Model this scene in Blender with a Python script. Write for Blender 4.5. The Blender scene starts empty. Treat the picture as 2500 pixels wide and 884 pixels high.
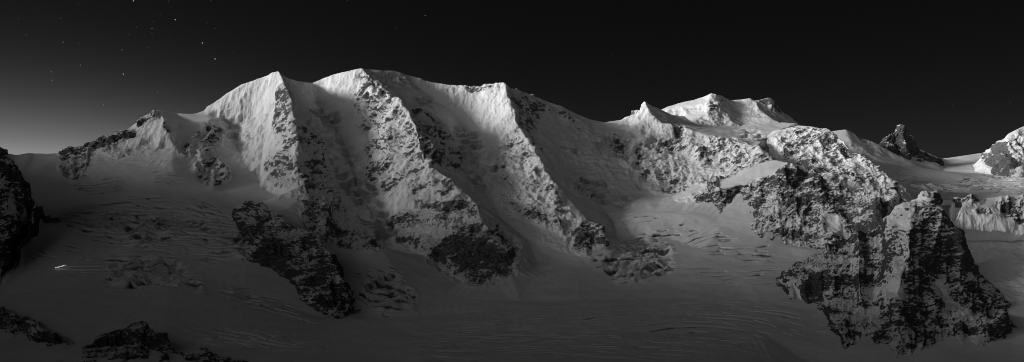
# Moonlit snow mountains above a glacier basin, seen from a ridge across the valley.
# World units are metres, camera at the origin looking along +Y; 1 px below = 1/2000 rad.
import bpy, math, random
import numpy as np
from mathutils import Vector
from mathutils.geometry import delaunay_2d_cdt
from concurrent.futures import ThreadPoolExecutor

F, CX, HY = 2000.0, 1250.0, 640.0          # focal length and horizon of the 2500 px wide survey photo
QUAL = 1.0
DEBUG = False
rng = np.random.default_rng(7)
random.seed(7)
scene = bpy.context.scene

# ------------------------------------------------------------------ noise
_T = {}
def _table(seed):
    if seed not in _T:
        _T[seed] = np.random.default_rng(seed + 100).random((32, 32, 32), dtype=np.float32).ravel() * 2 - 1
    return _T[seed]
def _vn(x, y, z, t):
    xf = np.floor(x); yf = np.floor(y); zf = np.floor(z)
    u = x - xf; v = y - yf; w = z - zf
    u = u*u*u*(u*(u*6-15)+10); v = v*v*v*(v*(v*6-15)+10); w = w*w*w*(w*(w*6-15)+10)
    xi = xf.astype(np.int32) & 31; yi = yf.astype(np.int32) & 31; zi = zf.astype(np.int32) & 31
    x1 = (xi+1) & 31; y1 = ((yi+1) & 31) << 5; z1 = ((zi+1) & 31) << 10; yi = yi << 5; zi = zi << 10
    a = t[xi+yi+zi]; a = a + u*(t[x1+yi+zi]-a)
    b = t[xi+y1+zi]; b = b + u*(t[x1+y1+zi]-b)
    c = t[xi+yi+z1]; c = c + u*(t[x1+yi+z1]-c)
    d = t[xi+y1+z1]; d = d + u*(t[x1+y1+z1]-d)
    a = a + v*(b-a); c = c + v*(d-c)
    return a + w*(c-a)
_pool = ThreadPoolExecutor(4)
def vnoise(x, y, z, seed=0):
    """smooth value noise in -1..1, run in four threads"""
    t = _table(seed)
    x, y, z = np.broadcast_arrays(x, y, z)
    sh = x.shape
    x = x.ravel().astype(np.float32); y = y.ravel().astype(np.float32); z = z.ravel().astype(np.float32)
    n = len(x); out = np.empty(n, np.float32); st = 60000
    def job(i):
        out[i:i+st] = _vn(x[i:i+st], y[i:i+st], z[i:i+st], t)
    list(_pool.map(job, range(0, n, st)))
    return out.reshape(sh)
R1 = np.array([[0.00, 0.80, 0.60], [-0.80, 0.36, -0.48], [-0.60, -0.48, 0.64]])
def fbm(x, y, z, lam, octs, gain=0.5, seed=0, ridged=False, lac=2.03):
    s = 0; a = 1.0; tot = 0
    x = x/lam; y = y/lam; z = z/lam
    for o in range(octs):
        n = vnoise(x+13.7*o, y+5.1*o, z+9.2*o, seed+o)
        if ridged: n = 1-2*np.abs(n)
        s = s + a*n; tot += a; a *= gain
        x, y, z = ((R1[0,0]*x+R1[0,1]*y+R1[0,2]*z)*lac, (R1[1,0]*x+R1[1,1]*y+R1[1,2]*z)*lac,
                   (R1[2,0]*x+R1[2,1]*y+R1[2,2]*z)*lac)
    return s/tot
def sstep(a, b, v):
    t = np.clip((v-a)/(b-a), 0, 1); return t*t*(3-2*t)
def blur(img, sx, sy):
    def k(s):
        r = max(1, int(3*s+0.5)); w = np.exp(-0.5*(np.arange(-r, r+1)/max(s, .01))**2); return w/w.sum(), r
    if sy > .2:
        w, r = k(sy); p = np.pad(img, ((r, r), (0, 0)), mode='edge'); img = sum(w[i]*p[i:i+img.shape[0]] for i in range(2*r+1))
    if sx > .2:
        w, r = k(sx); p = np.pad(img, ((0, 0), (r, r)), mode='edge'); img = sum(w[i]*p[:, i:i+img.shape[1]] for i in range(2*r+1))
    return img
def bilin(img, fx, fy):
    h, w = img.shape
    fx = np.clip(fx, 0, w-1.001); fy = np.clip(fy, 0, h-1.001)
    x = fx.astype(int); y = fy.astype(int); u = fx-x; v = fy-y
    return (img[y, x]*(1-u)+img[y, x+1]*u)*(1-v)+(img[y+1, x]*(1-u)+img[y+1, x+1]*u)*v

# ------------------------------------------------------------------ survey masks (what the ground is made of)
MW, MX0, MY0 = 2.0, -400, 0                 # raster of 2 px cells, x from -400 to 2900
MNX, MNY = 1650, 460
gx, gy = np.meshgrid(MX0 + (np.arange(MNX)+.5)*MW, MY0 + (np.arange(MNY)+.5)*MW)
# wobble the outlines so they do not look drawn
_wx = fbm(gx.astype(np.float32), gy, gx*0, 40, 4, .6, 31)*16; _wy = fbm(gx.astype(np.float32), gy, gx*0+50, 40, 4, .6, 41)*12
def poly(pts):
    x = gx+_wx; y = gy+_wy; ins = np.zeros(x.shape, bool); n = len(pts)
    for i in range(n):
        x0, y0 = pts[i]; x1, y1 = pts[(i+1) % n]
        if y0 == y1: continue
        c = ((y0 > y) != (y1 > y)) & (x < (x1-x0)*(y-y0)/(y1-y0)+x0)
        ins ^= c
    return ins
def P(s):
    v = [float(t) for t in s.replace(',', ' ').split()]
    return [tuple(v[i:i+2]) for i in range(0, len(v), 2)]
def P3(s):
    v = [float(t) for t in s.replace(',', ' ').split()]
    return [tuple(v[i:i+3]) for i in range(0, len(v), 3)]
def mask(items):
    m = np.zeros(gx.shape, np.float32)
    for val, feather, s in items:
        k = poly(P(s)).astype(np.float32)
        if feather: k = blur(k, 1.5*feather/MW, 1.5*feather/MW)
        if val < 0: m = m*(1-k)                        # negative = erase
        else: m = np.maximum(m, k*val)
    return m
def msample(m, px, py): return bilin(m, (px-MX0)/MW-.5, (py-MY0)/MW-.5)

# ------------------------------------------------------------------ height sheets from surveyed lines
def densify(pts, step=35.0):
    out = []
    for a, b in zip(pts[:-1], pts[1:]):
        d = math.hypot((b[0]-a[0])*2, b[2]-a[2]); n = max(1, int(d/step))
        for i in range(n):
            t = i/n; out.append(tuple(a[k]+(b[k]-a[k])*t for k in range(3)))
    out.append(pts[-1]); return out
class Sheet:
    """height z over (column px, distance Y), triangulated from lines of (px, py, Y)"""
    def __init__(s, lines, x0, x1, y0, y1, dx=4.0, dy=8.0, smooth=1.2, zlines=()):
        s.x0, s.x1, s.y0, s.y1, s.dx, s.dy = x0, x1, y0, y1, dx, dy
        pts = []
        for L in lines:
            for (px, py, Y) in densify(L): pts.append((px*2, Y, (HY-py)/F*Y))
        for L in zlines:
            for (px, z, Y) in densify(L): pts.append((px*2, Y, z))
        seen = {}; 
        for p in pts: seen.setdefault((round(p[0]/6), round(p[1]/6)), p)
        pts = list(seen.values())
        r = delaunay_2d_cdt([Vector(p[:2]) for p in pts], [], [], 0, 0.001, True)
        vs = np.array([(v.x, v.y) for v in r[0]]); zz = np.array([pts[o[0]][2] for o in r[3]])
        nx = int((x1-x0)/dx)+1; ny = int((y1-y0)/dy)+1
        Z = np.full((ny, nx), np.nan)
        for (a, b, c) in r[2]:
            A = np.array([((vs[k, 0]/2-x0)/dx, (vs[k, 1]-y0)/dy) for k in (a, b, c)])
            lo = np.maximum(np.floor(A.min(0)).astype(int), 0); hi = np.minimum(np.ceil(A.max(0)).astype(int)+1, [nx, ny])
            if (hi <= lo).any(): continue
            X, Y = np.meshgrid(np.arange(lo[0], hi[0]), np.arange(lo[1], hi[1]))
            d = (A[1,1]-A[2,1])*(A[0,0]-A[2,0])+(A[2,0]-A[1,0])*(A[0,1]-A[2,1])
            if abs(d) < 1e-9: continue
            l0 = ((A[1,1]-A[2,1])*(X-A[2,0])+(A[2,0]-A[1,0])*(Y-A[2,1]))/d
            l1 = ((A[2,1]-A[0,1])*(X-A[2,0])+(A[0,0]-A[2,0])*(Y-A[2,1]))/d
            l2 = 1-l0-l1; m = (l0 > -1e-6) & (l1 > -1e-6) & (l2 > -1e-6)
            sub = Z[lo[1]:hi[1], lo[0]:hi[0]]; sub[m] = (l0*zz[a]+l1*zz[b]+l2*zz[c])[m]
        s.valid = ~np.isnan(Z)
        # fill outside so that smoothing is safe
        W = s.valid.astype(float); Z0 = np.where(s.valid, Z, 0)
        if not s.valid.all():
            Zb = blur(Z0, 6, 6); Wb = blur(W, 6, 6); fill = np.where(Wb > 1e-4, Zb/np.maximum(Wb, 1e-4), -400)
            Z0 = np.where(s.valid, Z0, fill)
        s.Z = blur(Z0, smooth, smooth)
    def z(s, px, Y): return bilin(s.Z, (px-s.x0)/s.dx, (Y-s.y0)/s.dy)
    def ok(s, px, Y): return bilin(s.valid.astype(float), (px-s.x0)/s.dx, (Y-s.y0)/s.dy) > .98
    def hit(s, px, py, ymin=None):
        Y = np.arange(ymin or s.y0, s.y1, 4.0); z = s.z(np.full(Y.shape, float(px)), Y); q = HY-z*F/Y
        i = np.nonzero(q <= py)[0]; k = i[0] if len(i) else len(Y)-1
        return float(Y[k]), float(z[k])

def col_px(a, b, step): return np.arange(a, b+step*.5, step)
def make_mesh(name, sheet, px_step, nrows, matf, shape, pr=None, y_near=0, split=None):
    """adaptive grid over a sheet: rows crowd where the slope is steep; shape(x,y,z,px,py,n)->displacement & attributes"""
    cols = col_px(pr[0] if pr else sheet.x0, pr[1] if pr else sheet.x1, px_step/QUAL); nrows = int(nrows*QUAL)
    Yr = sheet.y0 + np.arange(sheet.Z.shape[0])*sheet.dy
    dz = np.diff(sheet.Z, axis=0)
    ds = np.sqrt((.55*sheet.dy)**2 + (np.where(dz > 0, 1.0, .3)*dz)**2)/Yr[1:, None]
    ds = np.where(sheet.valid[1:], ds, ds*.15)
    ds = ds*np.where(Yr[1:, None] < y_near, .12, np.where(Yr[1:, None] > 5350, .35, 1.0))
    ds = blur(ds, 5, 2)
    cum = np.vstack([np.zeros((1, ds.shape[1])), np.cumsum(ds, 0)]); cum /= cum[-1:]
    t = np.linspace(0, 1, nrows)
    YY = np.stack([np.interp(t, cum[:, j], Yr) for j in range(cum.shape[1])], 1)
    fx = (cols-sheet.x0)/sheet.dx; i0 = np.clip(fx.astype(int), 0, YY.shape[1]-2); u = fx-i0
    Y = YY[:, i0]*(1-u)+YY[:, i0+1]*u
    px = np.broadcast_to(cols, Y.shape).copy()
    X = (px-CX)/F*Y
    z = sheet.z(px, Y)
    valid = sheet.ok(px, Y)
    py = HY-z*F/Y
    # irregular outline: sample the sheet through a small horizontal warp
    wamp = shape.warp(px, py)
    Xw = X + fbm(X, Y, z, 170, 4, .55, 3)*wamp; Yw = Y + fbm(X, Y, z+400, 170, 4, .55, 8)*wamp
    z = sheet.z(CX+Xw/Yw*F, Yw)
    def normals(a, b, c):
        A = np.stack([a, b, c], -1)
        du = np.gradient(A, axis=1); dv = np.gradient(A, axis=0); n = np.cross(du, dv)
        n /= np.linalg.norm(n, axis=-1, keepdims=True)+1e-9
        return n*np.sign(n[..., 2:3]+1e-9)
    zs = blur(z, 4, 4); n = normals(X, Y, zs)
    d, attrs, dzv = shape(X, Y, z, px, py, n)
    V = np.stack([X, Y, z], -1) + n*d[..., None]; V[..., 2] += dzv
    nr, nc = Y.shape
    idx = np.arange(nr*nc).reshape(nr, nc)
    keep = valid[:-1, :-1] & valid[1:, :-1] & valid[:-1, 1:] & valid[1:, 1:]
    q = np.stack([idx[:-1, :-1][keep], idx[:-1, 1:][keep], idx[1:, 1:][keep], idx[1:, :-1][keep]], -1)
    VV = V.reshape(-1, 3)
    def emit(nm, q):
        used = np.zeros(nr*nc, bool); used[q.ravel()] = True; rem = np.cumsum(used)-1
        q = rem[q].astype(np.int32); co = VV[used].astype(np.float32)
        me = bpy.data.meshes.new(nm)
        me.vertices.add(len(co)); me.vertices.foreach_set('co', co.ravel())
        me.loops.add(q.size); me.loops.foreach_set('vertex_index', q.ravel())
        me.polygons.add(len(q)); me.polygons.foreach_set('loop_start', np.arange(0, q.size, 4, dtype=np.int32))
        me.polygons.foreach_set('use_smooth', np.ones(len(q), bool))
        me.update(calc_edges=True)
        for k, a in attrs.items():
            at = me.attributes.new(k, 'FLOAT', 'POINT'); at.data.foreach_set('value', np.broadcast_to(a, Y.shape).ravel()[used].astype(np.float32))
        me.materials.append(matf)
        ob = bpy.data.objects.new(nm, me); scene.collection.objects.link(ob)
        return ob
    if split is None: return emit(name, q)
    second, msk = split                       # part of the sheet belongs to a second landform
    sel = (msample(msk, px, py) > .5).ravel()[q[:, 0]]
    return emit(name, q[~sel]), emit(second, q[sel])

class Shape:
    """turns survey masks into relief: rock crags, snow rolls, ice cliffs, crevasses, flutings"""
    def __init__(s, rock, ice=None, crev=None, flute=None, wamp=16, rockamp=1.0, dip=0.0, base_rock=0.0, snowamp=1.0, crev_rot=0.0, band=1.0, streak=1.0):
        s.rock, s.ice, s.crev, s.flute = rock, ice, crev, flute
        s.wamp, s.rockamp, s.dip, s.base, s.snowamp, s.crot, s.band, s.streak = wamp, rockamp, dip, base_rock, snowamp, crev_rot, band, streak
    def warp(s, px, py):
        r = msample(s.rock, px, py)+s.base if s.rock is not None else s.base
        return 4 + s.wamp*sstep(0.02, .4, r)
    def __call__(s, X, Y, z, px, py, n):
        X = X.astype(np.float32); Y = Y.astype(np.float32); Z = z.astype(np.float32)
        r = (msample(s.rock, px, py) if s.rock is not None else 0)+s.base
        r = np.broadcast_to(r, X.shape)
        edge = fbm(X, Y, Z, 75, 4, .6, 87)*.9+fbm(X, Y, Z, 22, 2, .6, 89)*.35
        r = np.clip(r+edge*sstep(.02, .35, r)*.55, 0, 1.6)
        rk = sstep(.03, .45, r)
        k = np.clip(Y/3600, .5, 1.15)*s.rockamp       # nearer rocks carry finer relief
        # buttresses and gullies running down the fall line
        g = fbm(X, Y*.8, Z*.28, 150*k, 3, .55, 11, True)-.5
        f = fbm(X+s.dip*Z, Y, Z*1.0, (46 if s.rockamp > .95 else 74)*k, 6, .7, 17, True)-.5
        side = sstep(-.35, .35, blur(n[..., 0], 6, 6))          # 0 = faces left, 1 = faces right
        u = Z*.72+X*.70; v = -Z*.70+X*.72                       # slanted ledges on either flank
        u2 = Z*.72-X*.70; v2 = Z*.70+X*.72
        s1 = fbm(u*.22, Y*.3, v*.9, 30*k, 3, .6, 23, True); s2 = fbm(u2*.22, Y*.3, v2*.9, 30*k, 3, .6, 24, True)
        sh = fbm(X*.2, Y*.25, Z, 30*k, 3, .6, 25, True)
        st = (s1*(1-side)+s2*side)*.7+sh*.5*s.band-.5
        g2 = fbm(X+s.dip*.5*Z, Y*.8, Z*.35, 300*k, 2, .5, 19, True)-.5
        rough = g2*30*s.streak + g*32*s.streak + f*17 + st*9
        rough = rough-float(np.mean(rough[rk > .5])) if (rk > .5).any() else rough
        d = rk*rough*k*(.55+.6*r)
        # snow: wind rolls, small sastrugi
        sn = fbm(X, Y, Z*.6, 260, 4, .48, 5)*9 + fbm(X*.8, Y*.8, Z, 38, 3, .5, 29)*.55
        stp = sstep(.9, .72, n[..., 2])
        sn = sn + stp*(fbm(X, Y, Z*.5, 95, 4, .6, 83, True)-.45)*15
        d = d + (1-rk*.6)*sn*s.snowamp
        if s.flute is not None:
            fl = msample(s.flute, px, py)
            w = fbm(X+Y*.35, Y*.25, Z*.10, 16, 3, .6, 37, True)
            d = d + fl*w*3.2
        ice = 0.0
        if s.ice is not None:
            ic = msample(s.ice, px, py)
            b = fbm(X, Y*.9, Z*1.25, 62, 4, .5, 43, True)
            # broken blocks with flat tops
            q = fbm(X, Y, Z*1.4, 48, 3, .55, 47); qq = np.floor(q*5)/5+sstep(.55, 1, q*5-np.floor(q*5))/5
            d = d + ic*(b*11+qq*26)
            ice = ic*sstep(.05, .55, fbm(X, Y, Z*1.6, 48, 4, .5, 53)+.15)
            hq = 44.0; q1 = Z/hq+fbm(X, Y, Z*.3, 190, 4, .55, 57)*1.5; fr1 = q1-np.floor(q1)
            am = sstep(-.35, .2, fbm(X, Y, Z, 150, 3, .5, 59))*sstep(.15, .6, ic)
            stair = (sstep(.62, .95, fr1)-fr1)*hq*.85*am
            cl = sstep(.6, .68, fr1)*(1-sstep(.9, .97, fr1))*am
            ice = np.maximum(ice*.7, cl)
        dz = np.zeros(X.shape, np.float32); cv = 0.0
        if s.ice is not None: dz = dz+stair
        if s.crev is not None:
            c = msample(s.crev, px, py)
            ca, sa = math.cos(s.crot), math.sin(s.crot)
            U = X*ca+Y*sa; Vv = -X*sa+Y*ca
            wx = fbm(X, Y, Z*0, 520, 2, .5, 61)*110 + fbm(X, Y, Z*0, 120, 3, .5, 63)*20
            ph = (Vv+wx)/38
            fr = np.abs(ph-np.floor(ph)-.5)*2; cell = np.floor(ph)
            gate = sstep(-.05, .12, vnoise(U/75+cell*7.3, cell*3.7, 0*U+2.2, 71)+c*.75-.42)
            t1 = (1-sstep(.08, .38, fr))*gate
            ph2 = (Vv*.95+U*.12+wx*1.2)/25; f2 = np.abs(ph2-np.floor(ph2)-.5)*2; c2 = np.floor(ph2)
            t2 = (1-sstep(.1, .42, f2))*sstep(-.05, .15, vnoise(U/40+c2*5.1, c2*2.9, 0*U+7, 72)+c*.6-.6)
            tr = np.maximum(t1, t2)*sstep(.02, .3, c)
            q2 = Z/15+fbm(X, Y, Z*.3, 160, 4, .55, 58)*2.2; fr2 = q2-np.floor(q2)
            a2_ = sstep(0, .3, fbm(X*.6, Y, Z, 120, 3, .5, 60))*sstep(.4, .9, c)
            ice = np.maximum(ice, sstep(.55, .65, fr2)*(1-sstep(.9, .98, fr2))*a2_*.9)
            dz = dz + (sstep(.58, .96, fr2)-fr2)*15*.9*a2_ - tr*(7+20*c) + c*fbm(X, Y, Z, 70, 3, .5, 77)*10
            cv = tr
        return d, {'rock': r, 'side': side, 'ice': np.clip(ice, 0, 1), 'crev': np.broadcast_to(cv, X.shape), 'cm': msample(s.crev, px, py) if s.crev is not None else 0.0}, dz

# ------------------------------------------------------------------ materials
def new_mat(name):
    m = bpy.data.materials.new(name); m.use_nodes = True; nt = m.node_tree; nt.nodes.clear(); return m, nt
def terrain_mat(name, scale=1.0, rock_col=.055, snow_col=.80, cover=0.0, dip=0.0, nw=5.6, zw=1.3):
    m, nt = new_mat(name); N = nt.nodes; Lk = nt.links
    def nd(t, **kw):
        o = N.new(t)
        for a, b in kw.items(): setattr(o, a, b)
        return o
    def math_(op, a, b=None, clamp=False):
        o = nd('ShaderNodeMath', operation=op, use_clamp=clamp)
        for i, v in enumerate((a, b)):
            if v is None: continue
            if isinstance(v, (int, float)): o.inputs[i].default_value = v
            else: Lk.new(v, o.inputs[i])
        return o.outputs[0]
    def noise(lam, det, rough, vec, dist=0.0, ty=None):
        o = nd('ShaderNodeTexNoise'); o.inputs['Scale'].default_value = 1/lam; o.inputs['Detail'].default_value = det
        o.inputs['Roughness'].default_value = rough; o.inputs['Distortion'].default_value = dist; Lk.new(vec, o.inputs['Vector']); return o.outputs['Fac']
    def ramp(v, a, b):
        o = nd('ShaderNodeMapRange', interpolation_type='SMOOTHSTEP'); o.inputs['From Min'].default_value = a; o.inputs['From Max'].default_value = b
        Lk.new(v, o.inputs['Value']); return o.outputs[0]
    tc = nd('ShaderNodeTexCoord'); co = tc.outputs['Object']
    def slant(rot, sc):
        m1 = nd('ShaderNodeMapping'); m1.inputs['Rotation'].default_value = (0, math.radians(rot), 0); Lk.new(co, m1.inputs['Vector'])
        m2 = nd('ShaderNodeMapping'); m2.inputs['Scale'].default_value = sc; Lk.new(m1.outputs[0], m2.inputs['Vector']); return m2.outputs[0]
    vA, vB, vH = slant(54, (.2, .35, 1)), slant(-54, (.2, .35, 1)), slant(6, (.22, .3, 1.1))
    def attr(n):
        o = nd('ShaderNodeAttribute'); o.attribute_name = n; return o.outputs['Fac']
    rock, ice, crev = attr('rock'), attr('ice'), attr('crev')
    geo = nd('ShaderNodeNewGeometry'); sp = nd('ShaderNodeSeparateXYZ'); Lk.new(geo.outputs['Normal'], sp.inputs[0])
    side = attr('side')
    def fmix(f, a, b):
        o = nd('ShaderNodeMix', data_type='FLOAT'); Lk.new(f, o.inputs['Factor']); Lk.new(a, o.inputs['A']); Lk.new(b, o.inputs['B']); return o.outputs['Result']
    n1 = noise(30*scale, 6, .72, co, .5); n2 = fmix(side, noise(17*scale, 5, .7, vA, .3), noise(17*scale, 5, .7, vB, .3)); n3 = noise(17*scale, 5, .7, vH, .3)
    big = noise(270*scale, 5, .6, co, .3)
    nn = math_('ADD', math_('ADD', math_('MULTIPLY', n1, .38), math_('MULTIPLY', n2, .46)), math_('MULTIPLY', n3, .16))
    nn = math_('ADD', nn, math_('MULTIPLY', math_('SUBTRACT', big, .5), .55))
    # bare rock where the ground is rocky, steep and wind-scoured
    v = math_('ADD', math_('MULTIPLY', math_('SUBTRACT', nn, .5), nw), math_('MULTIPLY', math_('SUBTRACT', rock, .62-cover), 1.5))
    v = math_('SUBTRACT', v, math_('MULTIPLY', math_('SUBTRACT', sp.outputs['Z'], .55), zw))
    bare = ramp(v, -.14, .22)
    gate = ramp(rock, .03, .18)
    bare = math_('MULTIPLY', bare, gate)
    # colours
    rv = noise(22*scale, 4, .7, vH); rr = nd('ShaderNodeMapRange'); Lk.new(rv, rr.inputs['Value'])
    rr.inputs['From Min'].default_value = .3; rr.inputs['From Max'].default_value = .7
    rr.inputs['To Min'].default_value = rock_col*.45; rr.inputs['To Max'].default_value = rock_col*1.8
    sv = noise(90, 5, .6, co); sr = nd('ShaderNodeMapRange'); Lk.new(sv, sr.inputs['Value'])
    sr.inputs['To Min'].default_value = snow_col*.86; sr.inputs['To Max'].default_value = snow_col*1.08
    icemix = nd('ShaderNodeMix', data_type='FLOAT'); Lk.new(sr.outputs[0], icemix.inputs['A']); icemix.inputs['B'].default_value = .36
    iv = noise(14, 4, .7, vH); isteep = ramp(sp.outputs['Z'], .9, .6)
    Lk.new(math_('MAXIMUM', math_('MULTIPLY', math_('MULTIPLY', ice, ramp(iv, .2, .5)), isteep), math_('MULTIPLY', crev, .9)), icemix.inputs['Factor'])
    crev_shade = nd('ShaderNodeMix', data_type='FLOAT'); Lk.new(icemix.outputs['Result'], crev_shade.inputs['A']); crev_shade.inputs['B'].default_value = .11; Lk.new(ramp(crev, .1, .55), crev_shade.inputs['Factor']); icemix = crev_shade  # crevasse shade painted in as a dark colour over the grey ice
    cm = nd('ShaderNodeMix', data_type='FLOAT'); Lk.new(bare, cm.inputs['Factor']); Lk.new(icemix.outputs['Result'], cm.inputs['A']); Lk.new(rr.outputs[0], cm.inputs['B'])
    b = nd('ShaderNodeBsdfPrincipled'); Lk.new(cm.outputs['Result'], b.inputs['Base Color'])
    rg = nd('ShaderNodeMapRange'); Lk.new(bare, rg.inputs['Value']); rg.inputs['To Min'].default_value = .75; rg.inputs['To Max'].default_value = .9; Lk.new(rg.outputs[0], b.inputs['Roughness'])
    b.inputs['Specular IOR Level'].default_value = .15
    # relief: snow lies on the rock as a thin sheet; rock itself is cracked
    rb = math_('ADD', math_('MULTIPLY', noise(22*scale, 6, .72, co, .3), 13*scale), math_('MULTIPLY', n2, 7*scale))
    rmask = math_('MULTIPLY', rb, gate)
    def mapped(sc):
        m1 = nd('ShaderNodeMapping'); m1.inputs['Scale'].default_value = sc; Lk.new(co, m1.inputs['Vector']); return m1.outputs[0]
    steep = ramp(sp.outputs['Z'], .86, .6)
    run = math_('MULTIPLY', math_('MULTIPLY', noise(15, 3, .6, mapped((1, .6, .13)), .2), 4.5), steep)      # slide runnels
    wind = math_('ADD', math_('MULTIPLY', noise(60, 5, .6, co), 2.2), math_('MULTIPLY', noise(13, 4, .65, mapped((.5, 1, 1)), .3), 1.3))
    cmk = attr('cm')
    rip = math_('MULTIPLY', math_('MULTIPLY', noise(9, 3, .6, mapped((.09, 1, .4)), .3), 7.0), cmk)
    sb = math_('ADD', math_('ADD', wind, math_('ADD', run, rip)), math_('MULTIPLY', bare, -1.6*scale))
    h = math_('ADD', rmask, sb)
    bp = nd('ShaderNodeBump'); bp.inputs['Strength'].default_value = 1.0; bp.inputs['Distance'].default_value = 1.0; Lk.new(h, bp.inputs['Height'])
    Lk.new(bp.outputs[0], b.inputs['Normal'])
    out = nd('ShaderNodeOutputMaterial'); Lk.new(b.outputs[0], out.inputs[0])
    return m
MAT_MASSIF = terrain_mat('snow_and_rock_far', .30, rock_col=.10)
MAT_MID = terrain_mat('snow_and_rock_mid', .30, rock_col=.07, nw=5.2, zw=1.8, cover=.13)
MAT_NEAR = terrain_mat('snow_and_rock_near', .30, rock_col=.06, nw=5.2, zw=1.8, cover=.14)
def emit_mat(name, v):
    m, nt = new_mat(name); e = nt.nodes.new('ShaderNodeEmission'); e.inputs[0].default_value = (1, 1, 1, 1); e.inputs[1].default_value = v
    o = nt.nodes.new('ShaderNodeOutputMaterial'); nt.links.new(e.outputs[0], o.inputs[0]); return m
def plain_mat(name, c):
    m, nt = new_mat(name); e = nt.nodes.new('ShaderNodeBsdfPrincipled'); t = nt.nodes.new('ShaderNodeTexNoise'); t.inputs['Scale'].default_value = 3
    r = nt.nodes.new('ShaderNodeMapRange'); r.inputs['To Min'].default_value = c*.7; r.inputs['To Max'].default_value = c*1.3
    nt.links.new(t.outputs['Fac'], r.inputs['Value']); nt.links.new(r.outputs[0], e.inputs['Base Color'])
    o = nt.nodes.new('ShaderNodeOutputMaterial'); nt.links.new(e.outputs[0], o.inputs[0]); return m

def tag(o, label=None, cat=None, group=None, kind=None):
    for k, v in (('label', label), ('category', cat), ('group', group), ('kind', kind)):
        if v: o[k] = v
    return o

# ================================================================== MAIN TERRAIN (massif + glaciers)
crest = P3("-400,330,4300 -200,350,4300 0,368,4300 40,376,4300 70,371,4300 105,375,4290 150,388,4260 157,372,4200 168,359,4190 205,358,4190 232,352,4200 275,335,4200 290,325,4200 310,327,4200 325,316,4200 345,292,4220 357,283,4230 385,269,4250 420,273,4350 470,277,4450 497,271,4470 520,252,4490 560,226,4480 590,206,4450 640,187,4400 672,173,4320 680,173,4300 695,186,4400 725,196,4500 765,199,4600 790,188,4600 830,175,4500 880,165,4450 905,169,4520 960,171,4620 1010,186,4660 1060,200,4660 1100,205,4650 1170,208,4600 1192,205,4550 1230,200,4500 1242,211,4560 1300,229,4700 1370,256,4800 1392,270,4800 1430,286,4850 1470,299,4900 1502,303,4950 1520,290,4880 1548,264,4850 1575,243,4800 1590,258,4880 1612,274,5000 1680,284,5150 1760,290,5200 1850,296,5150 1950,302,5000")
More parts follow.
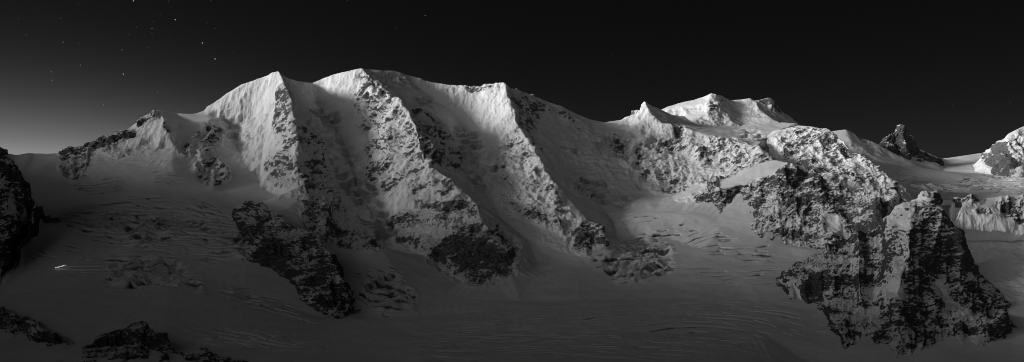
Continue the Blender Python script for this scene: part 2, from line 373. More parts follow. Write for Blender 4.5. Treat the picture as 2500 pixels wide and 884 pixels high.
L = [crest,
 # hanging shoulder, small rib, first rib, second rib, third rib
 P3("385,269,4250 400,290,4160 412,315,4090"),
 P3("497,271,4470 512,292,4300 512,325,4190 502,370,4070 508,415,3950 528,456,3830"),
 P3("497,271,4470 522,267,4430 560,257,4400 600,243,4380 630,238,4350"), P3("542,290,4390 570,289,4382 610,282,4355 640,270,4310"),
 P3("680,173,4300 692,200,4220 706,230,4150 715,260,4080 718,300,4000 721,345,3900 716,388,3810 726,430,3720 737,480,3620 772,530,3500 830,572,3390 885,606,3300 930,600,3290"),
 P3("885,168,4440 915,204,4330 935,224,4260 975,240,4180 986,262,4120 1010,300,4010 1026,340,3920 1033,378,3820 1028,394,3800 1080,425,3740 1140,470,3620 1166,500,3540 1177,530,3450 1212,572,3360 1246,592,3290 1263,622,3210"),
 P3("1230,200,4500 1246,240,4400 1263,300,4250 1291,342,4140 1321,400,4000 1346,440,3890 1386,482,3770 1421,522,3650 1461,562,3530 1476,590,3440"),
 # valleys between the ribs
 P3("440,300,4250 430,340,4120 420,400,3900 430,460,3680"),
 P3("575,325,4350 575,355,4285 590,380,4150 610,420,4030 650,465,3880 690,482,3760"),
 P3("655,290,4240 650,340,4170 645,390,4080"),
 P3("765,225,4560 790,270,4490 825,320,4370 850,368,4230 868,420,4080 882,475,3920 920,535,3760 958,575,3640 990,600,3560"),
 P3("1040,235,4640 1090,260,4600 1135,310,4500 1150,340,4390 1165,360,4310 1165,400,4180 1180,440,4050 1200,480,3900 1215,525,3730 1255,560,3600 1292,590,3490 1310,640,3330"),
 P3("1075,300,4300 1105,345,4170 1118,400,4050 1150,450,3860"),
 P3("1300,250,4680 1345,330,4520 1395,400,4350 1425,450,4200 1465,500,4010 1500,545,3830 1510,590,3640"),
 P3("1440,300,4800 1460,335,4620 1500,370,4480 1540,430,4330 1570,475,4180"),
 # near peak shoulders, rock wall and its foot
 P3("1575,243,4800 1585,270,4730 1610,300,4680"), P3("1510,305,4800 1560,300,4730 1610,302,4680 1640,303,4650 1700,322,4600 1790,346,4480 1860,366,4340 1890,386,4240 1918,402,4150 1950,430,4100"),
 P3("1520,340,4600 1560,350,4560 1600,345,4600 1635,335,4600"),
 P3("1560,380,4470 1600,400,4400 1680,390,4420 1740,400,4350 1800,400,4300"),
 P3("1560,460,4260 1620,475,4170 1690,470,4110 1760,455,4080 1850,430,4060 1920,415,4080"),
 P3("1700,305,4900 1800,318,4850 1880,330,4700"),
 # upper glacier on the left
 P3("-400,440,3900 0,430,3950 100,430,3920 160,440,3850 210,425,3900 300,395,3960 380,360,4060"),
 P3("180,390,4110 240,385,4060 300,360,4110"),
 P3("-400,500,3500 0,500,3550 100,490,3560 200,485,3580 300,470,3620 400,450,3700 470,450,3750 560,475,3720 640,490,3680"),
 P3("100,540,3250 200,520,3350 320,510,3420 440,505,3440 560,515,3420 650,520,3440 700,510,3520"),
 P3("60,600,2980 160,585,3060 260,590,3060 350,560,3170 450,575,3120 560,580,3120"),
 P3("60,660,2760 160,645,2830 260,650,2830 350,622,2920 430,626,2910 520,650,2850 600,655,2850 700,660,2900 800,640,3080"),
 P3("0,720,2500 150,705,2570 260,700,2600 350,690,2680 450,710,2600 560,720,2620 700,750,2610 800,775,2600 880,780,2620"),
 P3("760,560,3420 810,600,3300 850,650,3120 900,690,2980 960,720,2900"),
 P3("0,770,2250 200,770,2250 400,775,2250 600,790,2300 800,810,2400 1000,810,2450"),
 P3("-400,820,2000 0,830,2000 300,835,2000 600,850,2050 900,860,2100"),
 # foot of the great face
 P3("940,630,3430 985,612,3480 1040,625,3390 1080,655,3290 1130,685,3190 1175,688,3120 1215,694,3080 1262,655,3150 1300,655,3260 1400,625,3400 1440,625,3360 1480,605,3410"),
 P3("950,700,3000 1050,720,2980 1150,730,2960 1250,735,2940 1400,735,2920 1600,732,2850 1800,722,2820"),
 P3("1300,680,3120 1400,660,3200 1500,640,3300 1560,590,3560 1600,570,3640 1660,590,3560 1740,620,3300 1850,650,3120"),
 P3("1520,535,3800 1600,520,3820 1680,522,3760 1760,548,3620"), P3("1870,592,3400 1920,605,3330 1985,612,3260"),
 P3("1500,700,3060 1600,690,3060 1700,690,3000 1830,690,2940"),
 # valley floor
 P3("900,775,2720 1050,770,2780 1250,757,2800 1500,752,2740 1750,748,2700 1900,745,2700"),
 P3("1000,830,2300 1300,815,2420 1600,812,2430 1850,810,2420"),
 P3("-400,900,1700 0,900,1700 500,900,1720 1000,900,1740 1500,900,1740 1800,900,1900 2000,900,2150 2500,900,2200 2900,900,2150"),
 P3("-400,1000,1200 0,1000,1200 800,1000,1250 1600,1000,1250 2200,1000,1500 2900,1000,1500"),
 P3("-400,1250,700 1250,1300,700 2900,1250,700"),
 # right hand side valley
 P3("1950,640,3150 2050,660,3050 2200,690,2950 2330,640,3020"), P3("2050,600,3400 2150,590,3350 2250,575,3250"),
 P3("2000,760,2650 2200,780,2550 2350,760,2700 2450,740,2800 2900,720,2800"),
 P3("2380,640,3020 2500,620,3000 2900,600,3000"), P3("2330,565,3100 2420,560,3100 2500,560,3100 2900,560,3100"),
]
ZL = [[(px, (HY-py)/F*Y-260, Y+420) for (px, py, Y) in crest],
      [(px, 100, 5900) for px in (-400, 500, 1250, 2000, 2900)],
      [(1960, 120, 4300), (2200, 60, 4300), (2900, 60, 4200)], [(1980, 250, 5200), (2900, 250, 5200)],
      [(2250, 60, 3500), (2500, 80, 3500), (2900, 80, 3500)]]
CHK = L
main = Sheet(L, -400, 2900, 700, 5900, dx=3.0, dy=7.0, zlines=ZL, smooth=.8)

if DEBUG:
    for l in L:
        for p in l:
            h = main.hit(p[0], p[1], 1500)[0]
            if 0 < p[0] < 2500 and p[1] < 884 and abs(h-p[2]) > 45: print('MAIN', p, h)
rock_m = mask([
 (.72, 2, "148,386 160,360 232,350 275,333 290,320 328,322 330,338 285,345 262,362 235,356 218,372 205,415 192,440 180,425 170,400"),
 (.55, 4, "135,398 168,400 195,430 192,442 165,430"), (.6, 4, "240,352 300,365 330,372 300,382 262,372"),
 (.6, 3, "325,316 350,286 388,268 378,290 345,302"), (.7, 3, "398,296 412,305 420,322 400,324"),
 (.75, 3, "440,375 460,345 478,318 490,322 478,350 468,378"), (.62, 4, "505,300 525,300 545,318 542,345 520,372 545,400 556,432 522,456 488,440 470,412 492,398 486,345"),
 (.45, 5, "690,203 716,240 722,300 722,385 738,482 665,445 640,392 668,372 690,368 672,285"),
 (.52, 6, "718,262 745,300 785,352 798,402 826,455 868,550 900,602 850,606 792,575 735,500 720,392"),
 (.82, 4, "728,482 800,505 850,545 930,595 930,612 870,612 800,592 750,545"),
 (.38, 8, "880,175 905,178 985,255 1030,350 1034,392 1142,470 1168,505 1050,485 935,482 880,430 900,335 862,285 860,230"),
 (.5, 5, "930,240 985,262 1020,330 985,330"), (.45, 8, "880,380 980,385 1020,450 930,470 880,430"),
 (.75, 5, "1010,485 1160,492 1178,530 1150,538 1080,520 1020,515"), (.5, 6, "955,520 1180,528 1200,552 1080,575 960,560 930,530"),
 (.97, 5, "1048,610 1090,575 1160,545 1215,545 1258,590 1266,640 1218,696 1130,686 1070,655 1045,628"),
 (.55, 5, "955,565 1050,575 1060,622 985,602"),
 (.62, 4, "1000,265 1060,268 1108,335 1125,405 1105,418 1050,398 1030,360"), (1.0, 3, "1028,342 1062,368 1080,402 1036,392"),
 (.6, 4, "900,325 915,340 905,420 885,410"), (.3, 4, "930,178 1000,190 1010,228 960,215"), (.42, 4, "1090,204 1228,198 1230,215 1190,240 1170,222 1110,220"),
 (.3, 10, "1238,212 1330,420 1425,545 1460,575 1350,565 1205,490 1205,360 1255,300"), (.68, 4, "1195,478 1265,498 1360,530 1440,582 1360,566 1240,514"),
 (.85, 4, "1408,530 1468,560 1478,592 1430,628 1392,604"), (.5, 6, "1236,203 1300,230 1420,286 1440,335 1410,322 1380,285 1330,276 1300,300 1325,385 1352,445 1328,420 1262,290"),
 (.45, 5, "1385,425 1440,445 1445,480 1395,470"), (.7, 3, "1535,278 1576,243 1574,262 1548,284 1528,290"),
 (.36, 7, "1560,345 1640,330 1700,338 1790,343 1862,364 1894,392 1800,435 1760,470 1600,468 1560,440 1545,400"),
 (.9, 3, "1642,298 1672,306 1662,336 1644,345"), (.5, 6, "1770,345 1872,368 1894,390 1815,428 1740,400"),
 (.5, 5, "1480,315 1545,330 1540,370 1490,360"), (.5, 4, "150,440 165,440 165,450 145,450"),
])
ice_m = mask([(.9, 6, "762,235 830,270 830,330 868,365 895,430 935,500 990,592 930,592 870,520 825,430 780,345 745,290"),
 (.9, 6, "1112,300 1165,318 1190,370 1210,372 1215,440 1200,482 1150,445 1108,385 1125,350"), (.9, 4, "1365,338 1420,365 1420,385 1370,365"),
 (.9, 5, "1445,328 1535,340 1540,385 1460,372"), (.9, 4, "1565,360 1625,315 1640,330 1600,372"), (.85, 4, "552,300 600,322 630,335 605,348 555,335"),
 (.6, 5, "520,285 600,275 640,305 560,310"), (.8, 4, "1000,230 1050,235 1060,262 1010,262"), (.7, 5, "1780,312 1850,322 1885,365 1850,350"), (.9, 5, "1385,420 1500,450 1560,500 1520,510 1440,480"),
 (.55, 8, "265,640 340,626 430,630 485,690 505,718 420,700 300,702 258,688"), (.6, 5, "320,520 400,530 440,590 340,600 300,560"), (.6, 5, "570,560 600,570 600,640 560,630"),
 (.6, 5, "1460,640 1540,592 1600,570 1640,600 1640,665 1560,690 1480,670"), (.6, 5, "890,665 960,660 1012,712 1005,740 930,768 880,720")])
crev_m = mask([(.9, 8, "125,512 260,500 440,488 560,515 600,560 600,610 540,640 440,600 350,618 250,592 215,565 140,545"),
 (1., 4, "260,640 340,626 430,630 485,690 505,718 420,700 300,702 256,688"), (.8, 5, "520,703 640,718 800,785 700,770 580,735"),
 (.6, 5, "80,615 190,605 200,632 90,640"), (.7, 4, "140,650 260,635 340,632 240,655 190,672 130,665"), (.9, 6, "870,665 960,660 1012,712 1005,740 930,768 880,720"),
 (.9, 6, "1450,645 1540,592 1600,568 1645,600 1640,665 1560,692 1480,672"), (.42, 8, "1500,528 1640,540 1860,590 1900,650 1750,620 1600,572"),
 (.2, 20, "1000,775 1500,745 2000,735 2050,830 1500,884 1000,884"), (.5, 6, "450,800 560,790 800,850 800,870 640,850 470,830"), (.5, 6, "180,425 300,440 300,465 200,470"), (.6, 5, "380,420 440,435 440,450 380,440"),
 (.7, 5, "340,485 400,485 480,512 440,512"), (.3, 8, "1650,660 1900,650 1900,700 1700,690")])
flute_m = mask([(1., 8, "640,185 690,180 690,280 668,372 640,370 645,260"), (1., 10, "1150,210 1228,205 1250,300 1205,360 1170,330"), (.7, 10, "800,185 880,170 900,200 860,260 820,230"),
 (.5, 12, "900,190 1030,350 1020,400 900,420 880,250")])
mshape = Shape(rock_m, ice_m, crev_m, flute_m, band=.45)
glac_m = mask([(1, 3, "-400,470 100,445 200,470 330,430 420,400 470,462 560,472 700,492 860,640 930,606 985,598 1050,632 1130,692 1215,700 1262,655 1300,655 1400,645 1480,608 1500,545 1560,480 1640,480 1700,500 1900,560 2900,560 2900,1300 -400,1300")])
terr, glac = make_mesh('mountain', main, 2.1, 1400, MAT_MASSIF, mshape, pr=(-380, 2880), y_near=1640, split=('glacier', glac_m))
tag(terr, 'long snowy massif with a sharp left summit and three rocky ribs descending from its crest', 'mountain', kind='structure')
tag(glac, 'crevassed snow covered glacier filling the valley below the mountain faces', 'glacier', kind='structure')

# ================================================================== OTHER LANDFORMS
def landform(name, label, cat, lines, front, back, shape, mat, px_step=1.6, nrows=420, sink=30, smooth=1.0, kind='structure', ground=None, dxy=(3.0, 6.0), ymin=None):
    g = ground or main
    base = []
    for (px, py) in front:
        Y, z = g.hit(px, py, ymin); base.append((px, z-sink, Y-sink*.6))
    base2 = [(px, float(g.z(np.array([px*1.]), np.array([Y*1.]))[0])-sink*1.5, Y) for (px, Y) in back]
    allp = [p for l in lines for p in l]
    xs = [p[0] for p in allp]+[p[0] for p in base+base2]; ys = [p[2] for p in allp]+[p[2] for p in base+base2]
    zl = [base] if len(base) > 1 else []
    if len(base2) > 1: zl.append(base2)
    if DEBUG:
        for l in lines:
            for p in l:
                if 0 <= p[0] <= 2500:
                    hY = g.hit(p[0], p[1], ymin)[0]
                    if hY < p[2]: print('HIDDEN', name, p, hY)
    sh = Sheet(lines, min(xs)-6, max(xs)+6, min(ys)-12, max(ys)+12, dxy[0], dxy[1], smooth, zl)
    o = make_mesh(name, sh, px_step, nrows, mat, shape)
    return tag(o, label, cat, kind=kind), sh

# far right saddle with its snow dome
far, far_s = landform('snowfield', 'dim far snow saddle behind the rock horn at the right', 'snowfield', [
  P3("1700,330,5700 1930,330,5700 2000,330,5900 2035,320,6000 2065,316,6000 2090,328,6000 2112,346,6050 2150,352,6150 2200,346,6300 2250,366,6350 2300,388,6500 2340,396,6700 2380,392,6800 2430,370,6900 2560,350,6900 2900,330,6900"),
  P3("1900,400,5200 2060,400,5300 2200,440,5200 2290,455,5000 2330,460,5000 2420,440,5300 2500,430,5400 2900,400,5400"),
  P3("1900,520,4400 2200,510,4500 2300,490,4550 2500,480,4600 2900,470,4600"),
  P3("2080,350,5750 2130,390,5600 2200,400,5600 2300,420,5900")], [], [(1700, 6400), (2100, 6700), (2500, 7500), (2900, 7500)],
  Shape(mask([(.6, 3, "2090,325 2118,342 2120,352 2098,340"), (.5, 4, "2170,440 2300,455 2312,468 2260,470"), (.35, 6, "2180,420 2240,430 2230,450 2180,440")]), crev=mask([(.8, 6, "2300,440 2420,440 2420,470 2300,470"), (.7, 4, "2400,420 2500,400 2500,470 2420,465")])), MAT_MASSIF, 2.4, 420)
horn, _ = landform('peak', 'dark pointed rock horn rising behind the far snow saddle', 'rock peak', [
  P3("2152,362,6060 2157,348,6070 2161,326,6080 2174,302,6090 2196,302,6090 2211,318,6090 2231,336,6090 2253,358,6090 2281,378,6090 2304,392,6100"),
  P3("2196,302,6090 2206,335,6020 2216,362,5970"), P3("2174,302,6090 2172,335,6030 2164,352,6000")],
  [(2148, 364), (2170, 360), (2195, 372), (2214, 388), (2232, 380), (2262, 386), (2306, 400)], [(2142, 6250), (2190, 6380), (2310, 6400)],
  Shape(mask([(.85, 2, "2130,290 2330,290 2330,420 2130,420")]), wamp=7, rockamp=.9), MAT_MID, 1.0, 300, ground=far_s, ymin=5000)
rp, _ = landform('mountain', 'steep mountain with dark rock face at the right edge', 'mountain', [
  P3("2370,405,6000 2393,385,5950 2412,368,5900 2432,350,5850 2456,328,5800 2482,315,5800 2505,305,5850 2600,270,5900 2750,300,5900 2900,330,5900"),
  P3("2395,408,5800 2440,442,5420 2470,440,5380 2500,432,5380 2600,430,5400 2900,430,5400"), P3("2456,328,5800 2450,370,5640 2460,400,5520"), P3("2482,318,5790 2500,350,5680")],
  [(2375, 418), (2410, 440), (2440, 458), (2480, 460), (2900, 460)], [(2360, 6350), (2500, 6500), (2900, 6500)],
  Shape(mask([(1.2, 3, "2393,388 2432,350 2460,340 2468,372 2478,398 2450,440 2425,438 2412,410"), (.85, 6, "2460,340 2500,320 2500,380 2478,398"), (.4, 5, "2440,430 2500,400 2500,470")]), rockamp=.7), MAT_MASSIF, 1.8, 300, ground=far_s, ymin=4000)

back, _ = landform('summit', 'twin snowy summits with a windblown crest behind the nearer pyramid peak', 'mountain', [
  P3("1560,300,5250 1600,272,5300 1635,256,5350 1680,247,5330 1700,241,5300 1738,225,5220 1762,232,5260 1785,244,5330 1812,246,5350 1833,238,5300 1848,247,5360 1862,240,5380 1882,236,5380 1892,245,5380 1906,264,5400 1926,290,5450 1960,306,5450 2000,330,5450"),
  P3("1738,225,5220 1732,250,5130 1728,272,5060"), P3("1738,225,5220 1755,255,5150 1760,270,5090"), P3("1833,238,5300 1850,262,5200 1880,285,5100"), P3("1785,262,5260 1810,280,5140"),
  P3("1540,350,4800 1700,350,4800 1880,350,4800 1960,350,4800")], [], [(1540, 5900), (1750, 5900), (2000, 5900)],
  Shape(mask([(.5, 4, "1730,255 1755,240 1770,262 1740,275 1725,270"), (.3, 4, "1640,250 1730,232 1690,246"), (.55, 4, "1885,236 1925,290 1900,290 1880,262"), (.5, 3, "1740,228 1785,244 1760,240")]),
        ice_m, None, None), MAT_MASSIF, 2.0, 300)

rib, _ = landform('ridge', 'broad rocky rib wall descending to the right behind the speckled rock ridge', 'ridge', [
  P3("1870,335,4600 1905,315,4650 1950,303,4650 1985,306,4600 2030,321,4520 2058,336,4460 2082,350,4400 2100,372,4330 2142,406,4220 2180,435,4120 2215,462,4040 2240,488,3980"),
  P3("1905,315,4650 1890,340,4560 1890,370,4480 1900,400,4420"), P3("1930,330,4560 1940,380,4420 1960,420,4300"), P3("1990,330,4500 2030,400,4270 2050,450,4120"),
  P3("1885,440,4200 2000,480,3950 2100,495,3850 2220,500,3900"), P3("1880,420,4330 1900,425,4300")],
  [], [(1870, 5000), (1950, 5000), (2060, 4800), (2150, 4600), (2250, 4200)],
  Shape(mask([(.45, 6, "1930,310 2030,318 2100,368 2220,465 2230,490 2000,490 1950,400 1900,390"), (.62, 8, "1980,400 2120,400 2200,460 2200,490 2000,470"), (.65, 3, "2020,318 2085,350 2140,402 2160,430 2100,400 2060,345"), (.5, 4, "1895,340 1925,310 1915,345 1890,375")]), flute=mask([(.8, 10, "1900,310 2000,310 2040,400 1920,400")])), MAT_MASSIF, 1.8, 420)

# speckled rock ridge right of the basin
hs = Shape(mask([(.8, 3, "1600,395 1700,500 1740,520 1860,620 1960,640 2250,700 2300,480 2150,440 1930,380"),
   (.95, 7, "1740,540 1850,560 1900,555 1960,560 2010,560 2030,595 1960,615 1870,580 1790,580"), (.9, 8, "1930,480 2010,500 2030,560 1940,580 1900,520"), (1.35, 6, "2120,480 2190,470 2225,500 2180,560 2150,640 2130,560"), (.8, 8, "1720,470 1900,470 1900,540 1740,530"),
   (.8, 6, "2000,440 2150,470 2160,530 2060,500"), (-1, 4, "1650,470 1700,435 1720,450 1700,480"), (-1, 2, "1735,472 1760,440 1830,405 1892,380 1925,396 1915,418 1880,430 1820,450"), (-1, 5, "1995,525 2050,520 2060,560 2020,570")]), rockamp=.72, wamp=14)
hill, hill_s = landform('rock_ridge', 'snow dusted rocky ridge with a smooth bright snow ramp on its upper left', 'ridge', [
  P3("1640,478,4060 1700,450,4070 1760,430,4070 1830,405,4070 1893,391,4060 1925,397,4000 1960,412,3940 2000,432,3870 2060,450,3780 2110,455,3700 2160,470,3580 2200,482,3480 2235,500,3400"),
  P3("1640,484,4030 1700,476,3960 1770,458,3930 1840,438,3920 1880,424,3920 1920,420,3890"),
  P3("1700,500,3900 1780,500,3800 1860,480,3800 1960,470,3750 2060,500,3610 2140,520,3430"),
  P3("1790,545,3640 1880,530,3600 1960,530,3570 2040,560,3420 2120,590,3250"), P3("1920,470,3790 1950,520,3600 1945,580,3420"), P3("2020,460,3790 2010,520,3540 2000,570,3390")],
  [(1640, 495), (1680, 510), (1722, 525), (1745, 545), (1800, 572), (1870, 592), (1920, 605), (1985, 612), (2060, 625), (2200, 640), (2250, 600)],
  [(1640, 4150), (1750, 4200), (1900, 4200), (2050, 4050), (2150, 3900), (2260, 3700)], hs, MAT_MID, 1.5, 520, sink=40)
hum, _ = landform('snow_ridge', 'low snow ridge with scattered rock bands at the right edge', 'ridge', [
  P3("2220,492,3260 2245,474,3260 2290,470,3260 2340,476,3260 2380,484,3230 2430,480,3230 2500,476,3230 2640,480,3230 2900,470,3230"),
  P3("2250,498,3180 2300,510,3120 2380,520,3110 2430,530,3090 2500,530,3080 2900,530,3080"), P3("2230,548,3040 2500,550,3030 2900,550,3030")],
  [(2230, 578), (2320, 580), (2400, 580), (2500, 582), (2900, 582)], [(2200, 3500), (2500, 3600), (2900, 3600)],
  Shape(mask([(.65, 4, "2240,472 2300,468 2330,480 2290,500 2260,490"), (.6, 4, "2320,480 2400,482 2395,500 2330,505"), (.75, 3, "2375,510 2420,512 2440,520 2400,530"), (.85, 4, "2430,482 2500,476 2500,548 2470,530 2440,520")]), wamp=10), MAT_MID, 1.6, 240, sink=25)

ps = Shape(mask([(.78, 2, "1850,560 2150,440 2300,470 2560,760 2560,900 1850,900"), (-1, 10, "2160,540 2215,480 2290,485 2310,540 2260,600 2200,600"), (.48, 4, "2150,560 2215,478 2290,480 2320,545 2260,610 2190,610"),
   (1., 6, "1895,700 1930,655 1925,690 1940,728 1900,722"), (1., 5, "1965,665 1995,650 2000,690 1970,720"), (1., 6, "1950,740 1985,715 1995,740 1970,748"), (1., 6, "2020,730 2040,660 2110,620 2070,690 2040,740"),
   (1., 6, "2150,620 2170,560 2200,520 2200,600 2160,640"), (1., 6, "2200,650 2230,590 2230,640 2215,690"), (.95, 10, "2270,560 2340,610 2420,720 2430,760 2330,760 2300,650"),
   (1., 7, "2110,790 2180,780 2230,800 2150,820 2110,815"), (.95, 9, "2060,820 2120,840 2180,884 2060,870"), (.85, 9, "2000,770 2200,790 2380,770 2380,810 2100,830"),
   (-.5, 8, "2130,700 2210,660 2225,690 2200,740 2150,720"), (-1, 4, "1930,690 1960,700 1970,745 1935,735"), (-1, 5, "2290,655 2330,760 2305,760 2280,680"),
   (-1, 6, "2330,820 2480,830 2480,900 2200,900 2240,865"), (.55, 10, "2180,850 2330,800 2480,800 2500,880 2300,900 2180,900"), (.5, 12, "2330,790 2460,700 2490,760 2460,840 2360,830"),
   (-1, 6, "2180,520 2230,490 2250,520 2200,560"), (.55, 6, "2170,530 2230,490 2280,520 2200,590")]), rockamp=.75, wamp=12)
pyr, _ = landform('rock_pyramid', 'dark rocky pyramid hill with snow patches in the right foreground', 'hill', [
  P3("2150,548,3050 2180,510,3030 2215,488,3020 2260,482,3000 2300,505,2980 2325,545,2960 2355,590,2930 2385,650,2880 2415,710,2800 2432,760,2690"),
  P3("2240,485,3010 2225,560,2850 2215,620,2720 2200,680,2600 2190,740,2500 2190,800,2400 2180,872,2240"),
  P3("2150,548,3050 2100,563,3050 2026,594,3020 1965,630,2970 1928,655,2940 1908,692,2900"), P3("2100,600,2930 2020,650,2850 1960,690,2820"), P3("2100,640,2840 2050,720,2680 2030,780,2520"), P3("2160,620,2870 2140,680,2740 2120,760,2570"),
  P3("2270,560,2900 2290,640,2800 2310,720,2680 2310,800,2500"), P3("2380,720,2740 2370,800,2500"), P3("2060,830,2330 2150,860,2290"), P3("2400,800,2440 2450,770,2500")],
  [(1893, 715), (1905, 725), (1945, 735), (1950, 755), (2000, 780), (2040, 850), (2100, 884), (2200, 900), (2330, 870), (2440, 840), (2490, 790)],
  [(1880, 3020), (1950, 3100), (2100, 3200), (2200, 3250), (2300, 3200), (2400, 2980), (2510, 2700)], ps, MAT_NEAR, 1.5, 560, sink=30)

# dark island of rock below the first rib
ns = Shape(mask([(.7, 2, "540,450 800,500 900,800 800,820 560,700"), (.6, 6, "620,500 690,520 760,570 720,600 640,540"), (1., 6, "610,560 700,590 760,610 700,650 600,650"), (1., 6, "760,575 800,600 830,690 860,760 780,770 740,690 770,640"), (.84, 5, "690,600 720,600 700,660 680,700")]), rockamp=.9, wamp=10, dip=.2, band=1.8)
nun, _ = landform('rock_outcrop', 'large dark rock outcrop standing in the glacier below the leftmost main rib', 'rock outcrop', [
  P3("578,508,3370 600,493,3350 640,500,3270 690,528,3150 740,556,3060 775,572,2990 795,605,2910 815,650,2840 838,690,2780 862,745,2720"),
  P3("595,550,3200 612,580,3060 650,600,2940 700,645,2850 740,695,2730 790,740,2650"), P3("775,572,2990 765,640,2860 775,700,2730"), P3("640,500,3270 650,560,3080")],
  [(575, 525), (590, 570), (590, 620), (605, 648), (650, 665), (700, 690), (735, 735), (790, 768), (830, 778), (866, 765)],
  [(565, 3440), (600, 3540), (640, 3520), (740, 3400), (810, 3250), (870, 2960), (885, 2780)], ns, MAT_MID, 1.3, 420, sink=22, kind=None)

# near rock wall on the left edge
ls = Shape(mask([(.74, 2, "-400,300 40,340 150,520 150,600 40,720 -400,900"), (-.6, 4, "10,465 40,475 80,530 95,560 60,545 20,520"), (-.7, 4, "60,440 90,465 95,500 80,480"), (-.6, 4, "20,385 40,395 40,410 22,402"),
   (1., 5, "0,400 60,410 88,455 60,470 20,440"), (1., 5, "0,560 60,580 130,545 80,610 30,660"), (.5, 6, "20,470 60,520 100,570 60,560")]), rockamp=.8, wamp=8, dip=-.5)
lw, _ = landform('rock_wall', 'dark craggy rock wall with diagonal snow ledges at the left edge', 'cliff', [
  P3("-400,100,3100 -200,200,3050 -60,305,3020 0,347,3000 20,360,2990 42,382,2985 60,415,2970 90,458,2990 98,475,3010 100,510,3090 134,545,3190"),
  P3("-400,560,2600 -100,580,2680 0,560,2790 50,560,2870 90,555,2990"), P3("-400,350,2900 0,450,2900 50,490,2950"), P3("-400,720,2450 0,640,2680 30,625,2800")],
  [(-400, 830), (-100, 780), (0, 700), (20, 665), (40, 640), (75, 592), (136, 552)], [(-400, 3700), (0, 3550), (60, 3400), (120, 3340), (150, 3270)], ls, MAT_NEAR, 1.6, 420, sink=15)

# foreground crags bottom left
fs = Shape(mask([(.98, 2, "-200,700 700,700 700,1000 -200,1000")]), rockamp=.55, wamp=5, dip=.3)
f1, _ = landform('rock_outcrop', 'low black rock slab with snow streaks in the bottom left corner', 'rock', [
  P3("-160,735,2350 -60,745,2300 20,762,2210 60,775,2140 110,800,2030 150,820,1985 180,845,1940"), P3("-100,790,2180 40,808,2070 110,845,1930")],
  [(-180, 850), (-60, 820), (0, 802), (40, 830), (90, 855), (140, 862), (188, 852)], [(-180, 2450), (60, 2280), (200, 2010)], fs, MAT_NEAR, 1.2, 240, sink=8, kind=None)
f2, _ = landform('rock_outcrop', 'rounded black rock knoll at the bottom edge left of centre', 'rock', [
  P3("215,850,1890 250,818,1960 275,803,1990 320,790,2010 355,787,2010 380,800,1980 410,825,1925 440,850,1875 480,866,1845 560,880,1815 620,895,1790"), P3("40,884,1835 150,868,1860 215,850,1890"), P3("300,840,1925 360,850,1900 430,880,1830")],
  [(20, 905), (200, 912), (400, 912), (640, 912)], [(10, 1890), (150, 1920), (230, 2010), (300, 2080), (360, 2090), (440, 1950), (640, 1840)], fs, MAT_NEAR, 1.2, 280, sink=8, kind=None)

# ================================================================== STARS
def icos(name, r, m, seg=8):
    import bmesh
    bm = bmesh.new(); bmesh.ops.create_icosphere(bm, subdivisions=2, radius=r); me = bpy.data.meshes.new(name); bm.to_mesh(me); bm.free(); me.materials.append(m); return me
st = [(428,48,3),(525,144,3),(494,105,2.5),(371,70,1.6),(371,80,1.2),(374,53,1.2),(301,181,2.2),(360,116,1.6),(333,66,1.2),(326,2,2.2),(45,45,2),(154,103,2),(148,45,1.6),(64,85,1.5),(85,28,1.4),(115,92,1.2),
      (196,159,1.8),(125,174,1.8),(127,196,1.8),(298,122,1.5),(266,181,1.4),(253,256,1.9),(384,226,1.6),(414,94,1.4),(411,3,1.2),(391,34,1.1),(515,2,1.4),(315,84,1),(271,273,1),(308,282,1.1),(325,284,1.2),(18,275,1.4),
      (193,105,1),(309,41,1),(370,237,1.1),(413,228,1.1),(394,212,.9),(265,20,1),(191,10,.8),(465,217,.9),(530,225,.8),(1038,38,1.6),(967,68,1),(848,2,1.2),(322,296,1.1),(172,298,.8),(505,56,.8),(525,70,.8),(2326,257,1.3),(2245,280,.9),(2466,250,1),(101,60,.7),(45,294,.7),(252,89,.8),(570,125,.7),(1495,134,.6)]
D = 60000
lv = {3: 'bright', 2: 'mid', 1: 'faint'}
sm = {k: emit_mat('starlight_'+v, e) for (k, v), e in zip(lv.items(), (.42, .2, .09))}
smesh = {k: icos('star', r, sm[k]) for k, r in ((3, 33), (2, 27), (1, 22))}
own = {(428,48): 'bright star high in the sky left of the tall snow peak', (525,144): 'bright star nearest above the left shoulder of the first big snow peak',
       (494,105): 'bright star between the two brightest ones upper left', (301,181): 'lone bright star above the small snow shoulder at left', (326,2): 'star at the very top edge of the sky at left',
       (1038,38): 'lone star high above the middle of the massif', (2326,257): 'lone faint star above the dark rock horn at right'}
for (px, py, b) in st:
    k = 3 if b > 2.1 else 2 if b > 1.45 else 1
    o = bpy.data.objects.new('star', smesh[k]); scene.collection.objects.link(o)
    d = Vector(((px-CX)/F, 1, (HY-py)/F)).normalized()*D; o.location = d
    lb = own.get((px, py)) or ('medium bright star in the dark sky at upper left' if k == 2 and px < 600 else 'tiny faint star in the night sky')
    tag(o, lb, 'star', 'stars in the night sky')

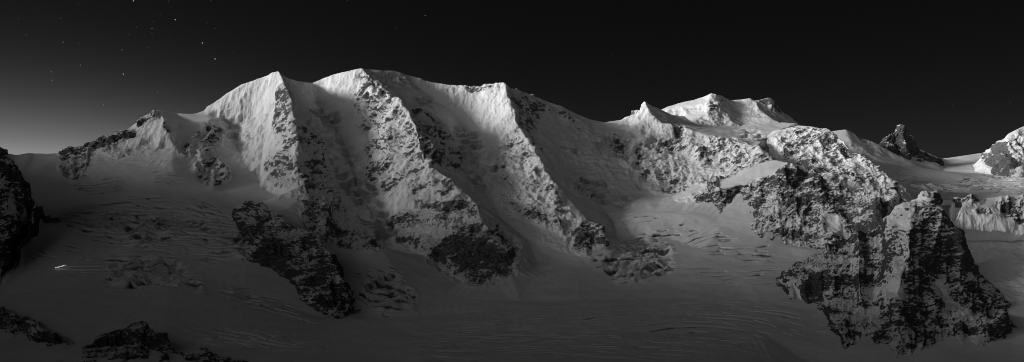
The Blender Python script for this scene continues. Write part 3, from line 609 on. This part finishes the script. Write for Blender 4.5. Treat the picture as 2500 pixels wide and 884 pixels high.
# ================================================================== LAMPS STANDING IN FOR A LIGHT STREAK ON THE GLACIER
mast_m = plain_mat('mast_metal', .2); glow_m = emit_mat('lamp_glow', 1.6)
import bmesh
def cyl(name, r, h, m):
    bm = bmesh.new(); bmesh.ops.create_cone(bm, cap_ends=True, segments=10, radius1=r*1.6, radius2=r, depth=h); bmesh.ops.translate(bm, verts=bm.verts, vec=(0, 0, h/2))
    me = bpy.data.meshes.new(name); bm.to_mesh(me); bm.free(); me.materials.append(m); return me
gm = icos('globe', 1.1, glow_m); cm_ = cyl('mast', .12, 4.0, mast_m)  # globes and masts made up to stand in for one streak of light
NL = 8
lamp_lab = ['westernmost of the row of bright work lamps on the left glacier'] + ['bright balloon work lamp in the short lit row on the left glacier']*(NL-2) + ['easternmost of the row of bright work lamps on the left glacier']
for i in range(NL):
    t = i/(NL-1); px = 136+t*23; py = 655-t*6
    Y, z = main.hit(px, py); 
    if i == 0: Y0, z0 = Y, z
    e = bpy.data.objects.new('work_lamp', None); scene.collection.objects.link(e); e.location = ((px-CX)/F*Y0, Y0, (HY-py)/F*Y0-3.0)
    tag(e, lamp_lab[i], 'lamp', 'lit work lamps in a row on the glacier')
    a = bpy.data.objects.new('mast', cm_); scene.collection.objects.link(a); a.parent = e
    b = bpy.data.objects.new('globe', gm); scene.collection.objects.link(b); b.parent = e; b.location = (0, 0, 4.6)

# ================================================================== UNSEEN RIDGE, ADDED TO BLOCK THE MOON (throws the valley into shade)
AZ, EL = math.radians(-100), math.radians(12.5)      # direction the moonlight comes from: azimuth from +Y towards +X
ux, uy = math.sin(AZ), math.cos(AZ)
def shade_range_mesh():
    # a long added crest parallel to the valley, outside the picture on the moon side
    yy = np.linspace(-10500, 5000, 260); tt = np.linspace(-1, 1, 60)
    S, T = np.meshgrid(yy, tt)
    h = np.interp(S, RANGE_Y, RANGE_H)
    jag = fbm(S, T*0+3, T*0, 1100, 6, .5, 91, True)*90*np.clip(h/900, 0, 1)
    h = h + jag*(1-np.abs(T)*.3)
    Zr = h - np.abs(T)*(h+420)*(1+.1*fbm(S, T*1500, T*0, 500, 4, .5, 95))
    D = 5000 - T*2200 + 150*fbm(S, T, T*0, 1500, 3, .5, 97)
    X = ux*D - uy*S; Y = uy*D + ux*S
    nr, nc = X.shape; idx = np.arange(nr*nc).reshape(nr, nc)
    q = np.stack([idx[:-1, :-1], idx[:-1, 1:], idx[1:, 1:], idx[1:, :-1]], -1).reshape(-1, 4)
    me = bpy.data.meshes.new('mountain_range'); me.from_pydata(np.stack([X, Y, Zr], -1).reshape(-1, 3).tolist(), [], q.tolist())
    for k, a in (('rock', .5), ('side', .5), ('ice', 0), ('crev', 0), ('cm', 0)):
        at = me.attributes.new(k, 'FLOAT', 'POINT'); at.data.foreach_set('value', np.full(nr*nc, a, np.float32))
    me.polygons.foreach_set('use_smooth', np.ones(len(q), bool)); me.materials.append(MAT_MASSIF)
    o = bpy.data.objects.new('mountain_range', me); scene.collection.objects.link(o)
    return tag(o, 'snowy mountain range beyond the left side of the valley', 'mountain range', kind='structure')
RANGE_Y = [-10500, -7500, -5300, -4800, -4350, -3900, -3400, -2650, -2100, 3000, 5000]; RANGE_H = [1000, 2200, 2120, 1850, 1700, 1880, 2090, 2080, 2250, 2150, 1200]  # crest heights of the added ridge, set to place its shadow edge
RANGE = True
if RANGE: shade_range_mesh()

# ================================================================== SKY, MOON, CAMERA
w = bpy.data.worlds.new('World'); scene.world = w; w.use_nodes = True; nt = w.node_tree; nt.nodes.clear(); N = nt.nodes; Lk = nt.links
def M(op, a, b=None, c=None, clamp=False):
    o = N.new('ShaderNodeMath'); o.operation = op; o.use_clamp = clamp
    for i, v in enumerate((a, b, c)):
        if v is None: continue
        if isinstance(v, (int, float)): o.inputs[i].default_value = v
        else: Lk.new(v, o.inputs[i])
    return o.outputs[0]
tc = N.new('ShaderNodeTexCoord'); sp = N.new('ShaderNodeSeparateXYZ'); Lk.new(tc.outputs['Generated'], sp.inputs[0])
x, y, z = sp.outputs
zc = M('MAXIMUM', z, 0.0)
def lobe(az, el, k):
    """exp(-k(1-cos angle)) around a direction"""
    dx, dy, dz = math.sin(math.radians(az))*math.cos(math.radians(el)), math.cos(math.radians(az))*math.cos(math.radians(el)), math.sin(math.radians(el))
    dot = M('ADD', M('ADD', M('MULTIPLY', x, dx), M('MULTIPLY', y, dy)), M('MULTIPLY', z, dz))
    return M('EXPONENT', M('MULTIPLY', M('SUBTRACT', dot, 1.0), k))
SKY_BASE, GLOW, GLOW2, BAND, FILL = .0026, .22, .004,   .015, 3.1
g1 = M('MULTIPLY', M('MULTIPLY', lobe(-31, 6, 22), M('EXPONENT', M('MULTIPLY', M('MAXIMUM', M('SUBTRACT', z, .115), 0.0), -30.0))), GLOW)
g2 = M('MULTIPLY', lobe(-38, 0, 9), GLOW2)
bd = M('MULTIPLY', M('EXPONENT', M('MULTIPLY', M('MAXIMUM', M('SUBTRACT', z, .12), 0.0), -15.0)), BAND)
fl = M('ADD', M('MULTIPLY', lobe(-108, 10, 26.0), FILL), M('ADD', M('MULTIPLY', lobe(0, 88, 6.0), .002), M('MULTIPLY', lobe(-160, 2, 20.0), .95)))
tot = M('ADD', M('ADD', M('ADD', g1, g2), M('ADD', bd, fl)), SKY_BASE)
bg = N.new('ShaderNodeBackground'); cc = N.new('ShaderNodeCombineColor'); 
for i in range(3): Lk.new(tot, cc.inputs[i])
Lk.new(cc.outputs[0], bg.inputs[0]); bg.inputs[1].default_value = 1.0
wo = N.new('ShaderNodeOutputWorld'); Lk.new(bg.outputs[0], wo.inputs[0])

moon = bpy.data.lights.new('moon', 'SUN'); moon.energy = 4.6; moon.angle = math.radians(16); moon.color = (1, 1, 1)
mo = bpy.data.objects.new('moonlight', moon); scene.collection.objects.link(mo)
dirv = Vector((ux*math.cos(EL), uy*math.cos(EL), math.sin(EL)))
mo.rotation_euler = dirv.to_track_quat('Z', 'Y').to_euler()

cam = bpy.data.cameras.new('camera'); co = bpy.data.objects.new('camera', cam); scene.collection.objects.link(co)
co.rotation_euler = (math.radians(90), 0, 0); cam.sensor_width = 36; cam.lens = 36*F/2500; cam.shift_y = (HY-442)/2500
cam.clip_start = 1; cam.clip_end = 200000; scene.camera = co
vs = scene.view_settings; vs.view_transform = 'Standard'; vs.look = 'None'; vs.gamma = 1; vs.exposure = 0
scene.render.filter_size = 1.0; scene.cycles.filter_width = 1.0
scene.render.resolution_x = 1024; scene.render.resolution_y = 362
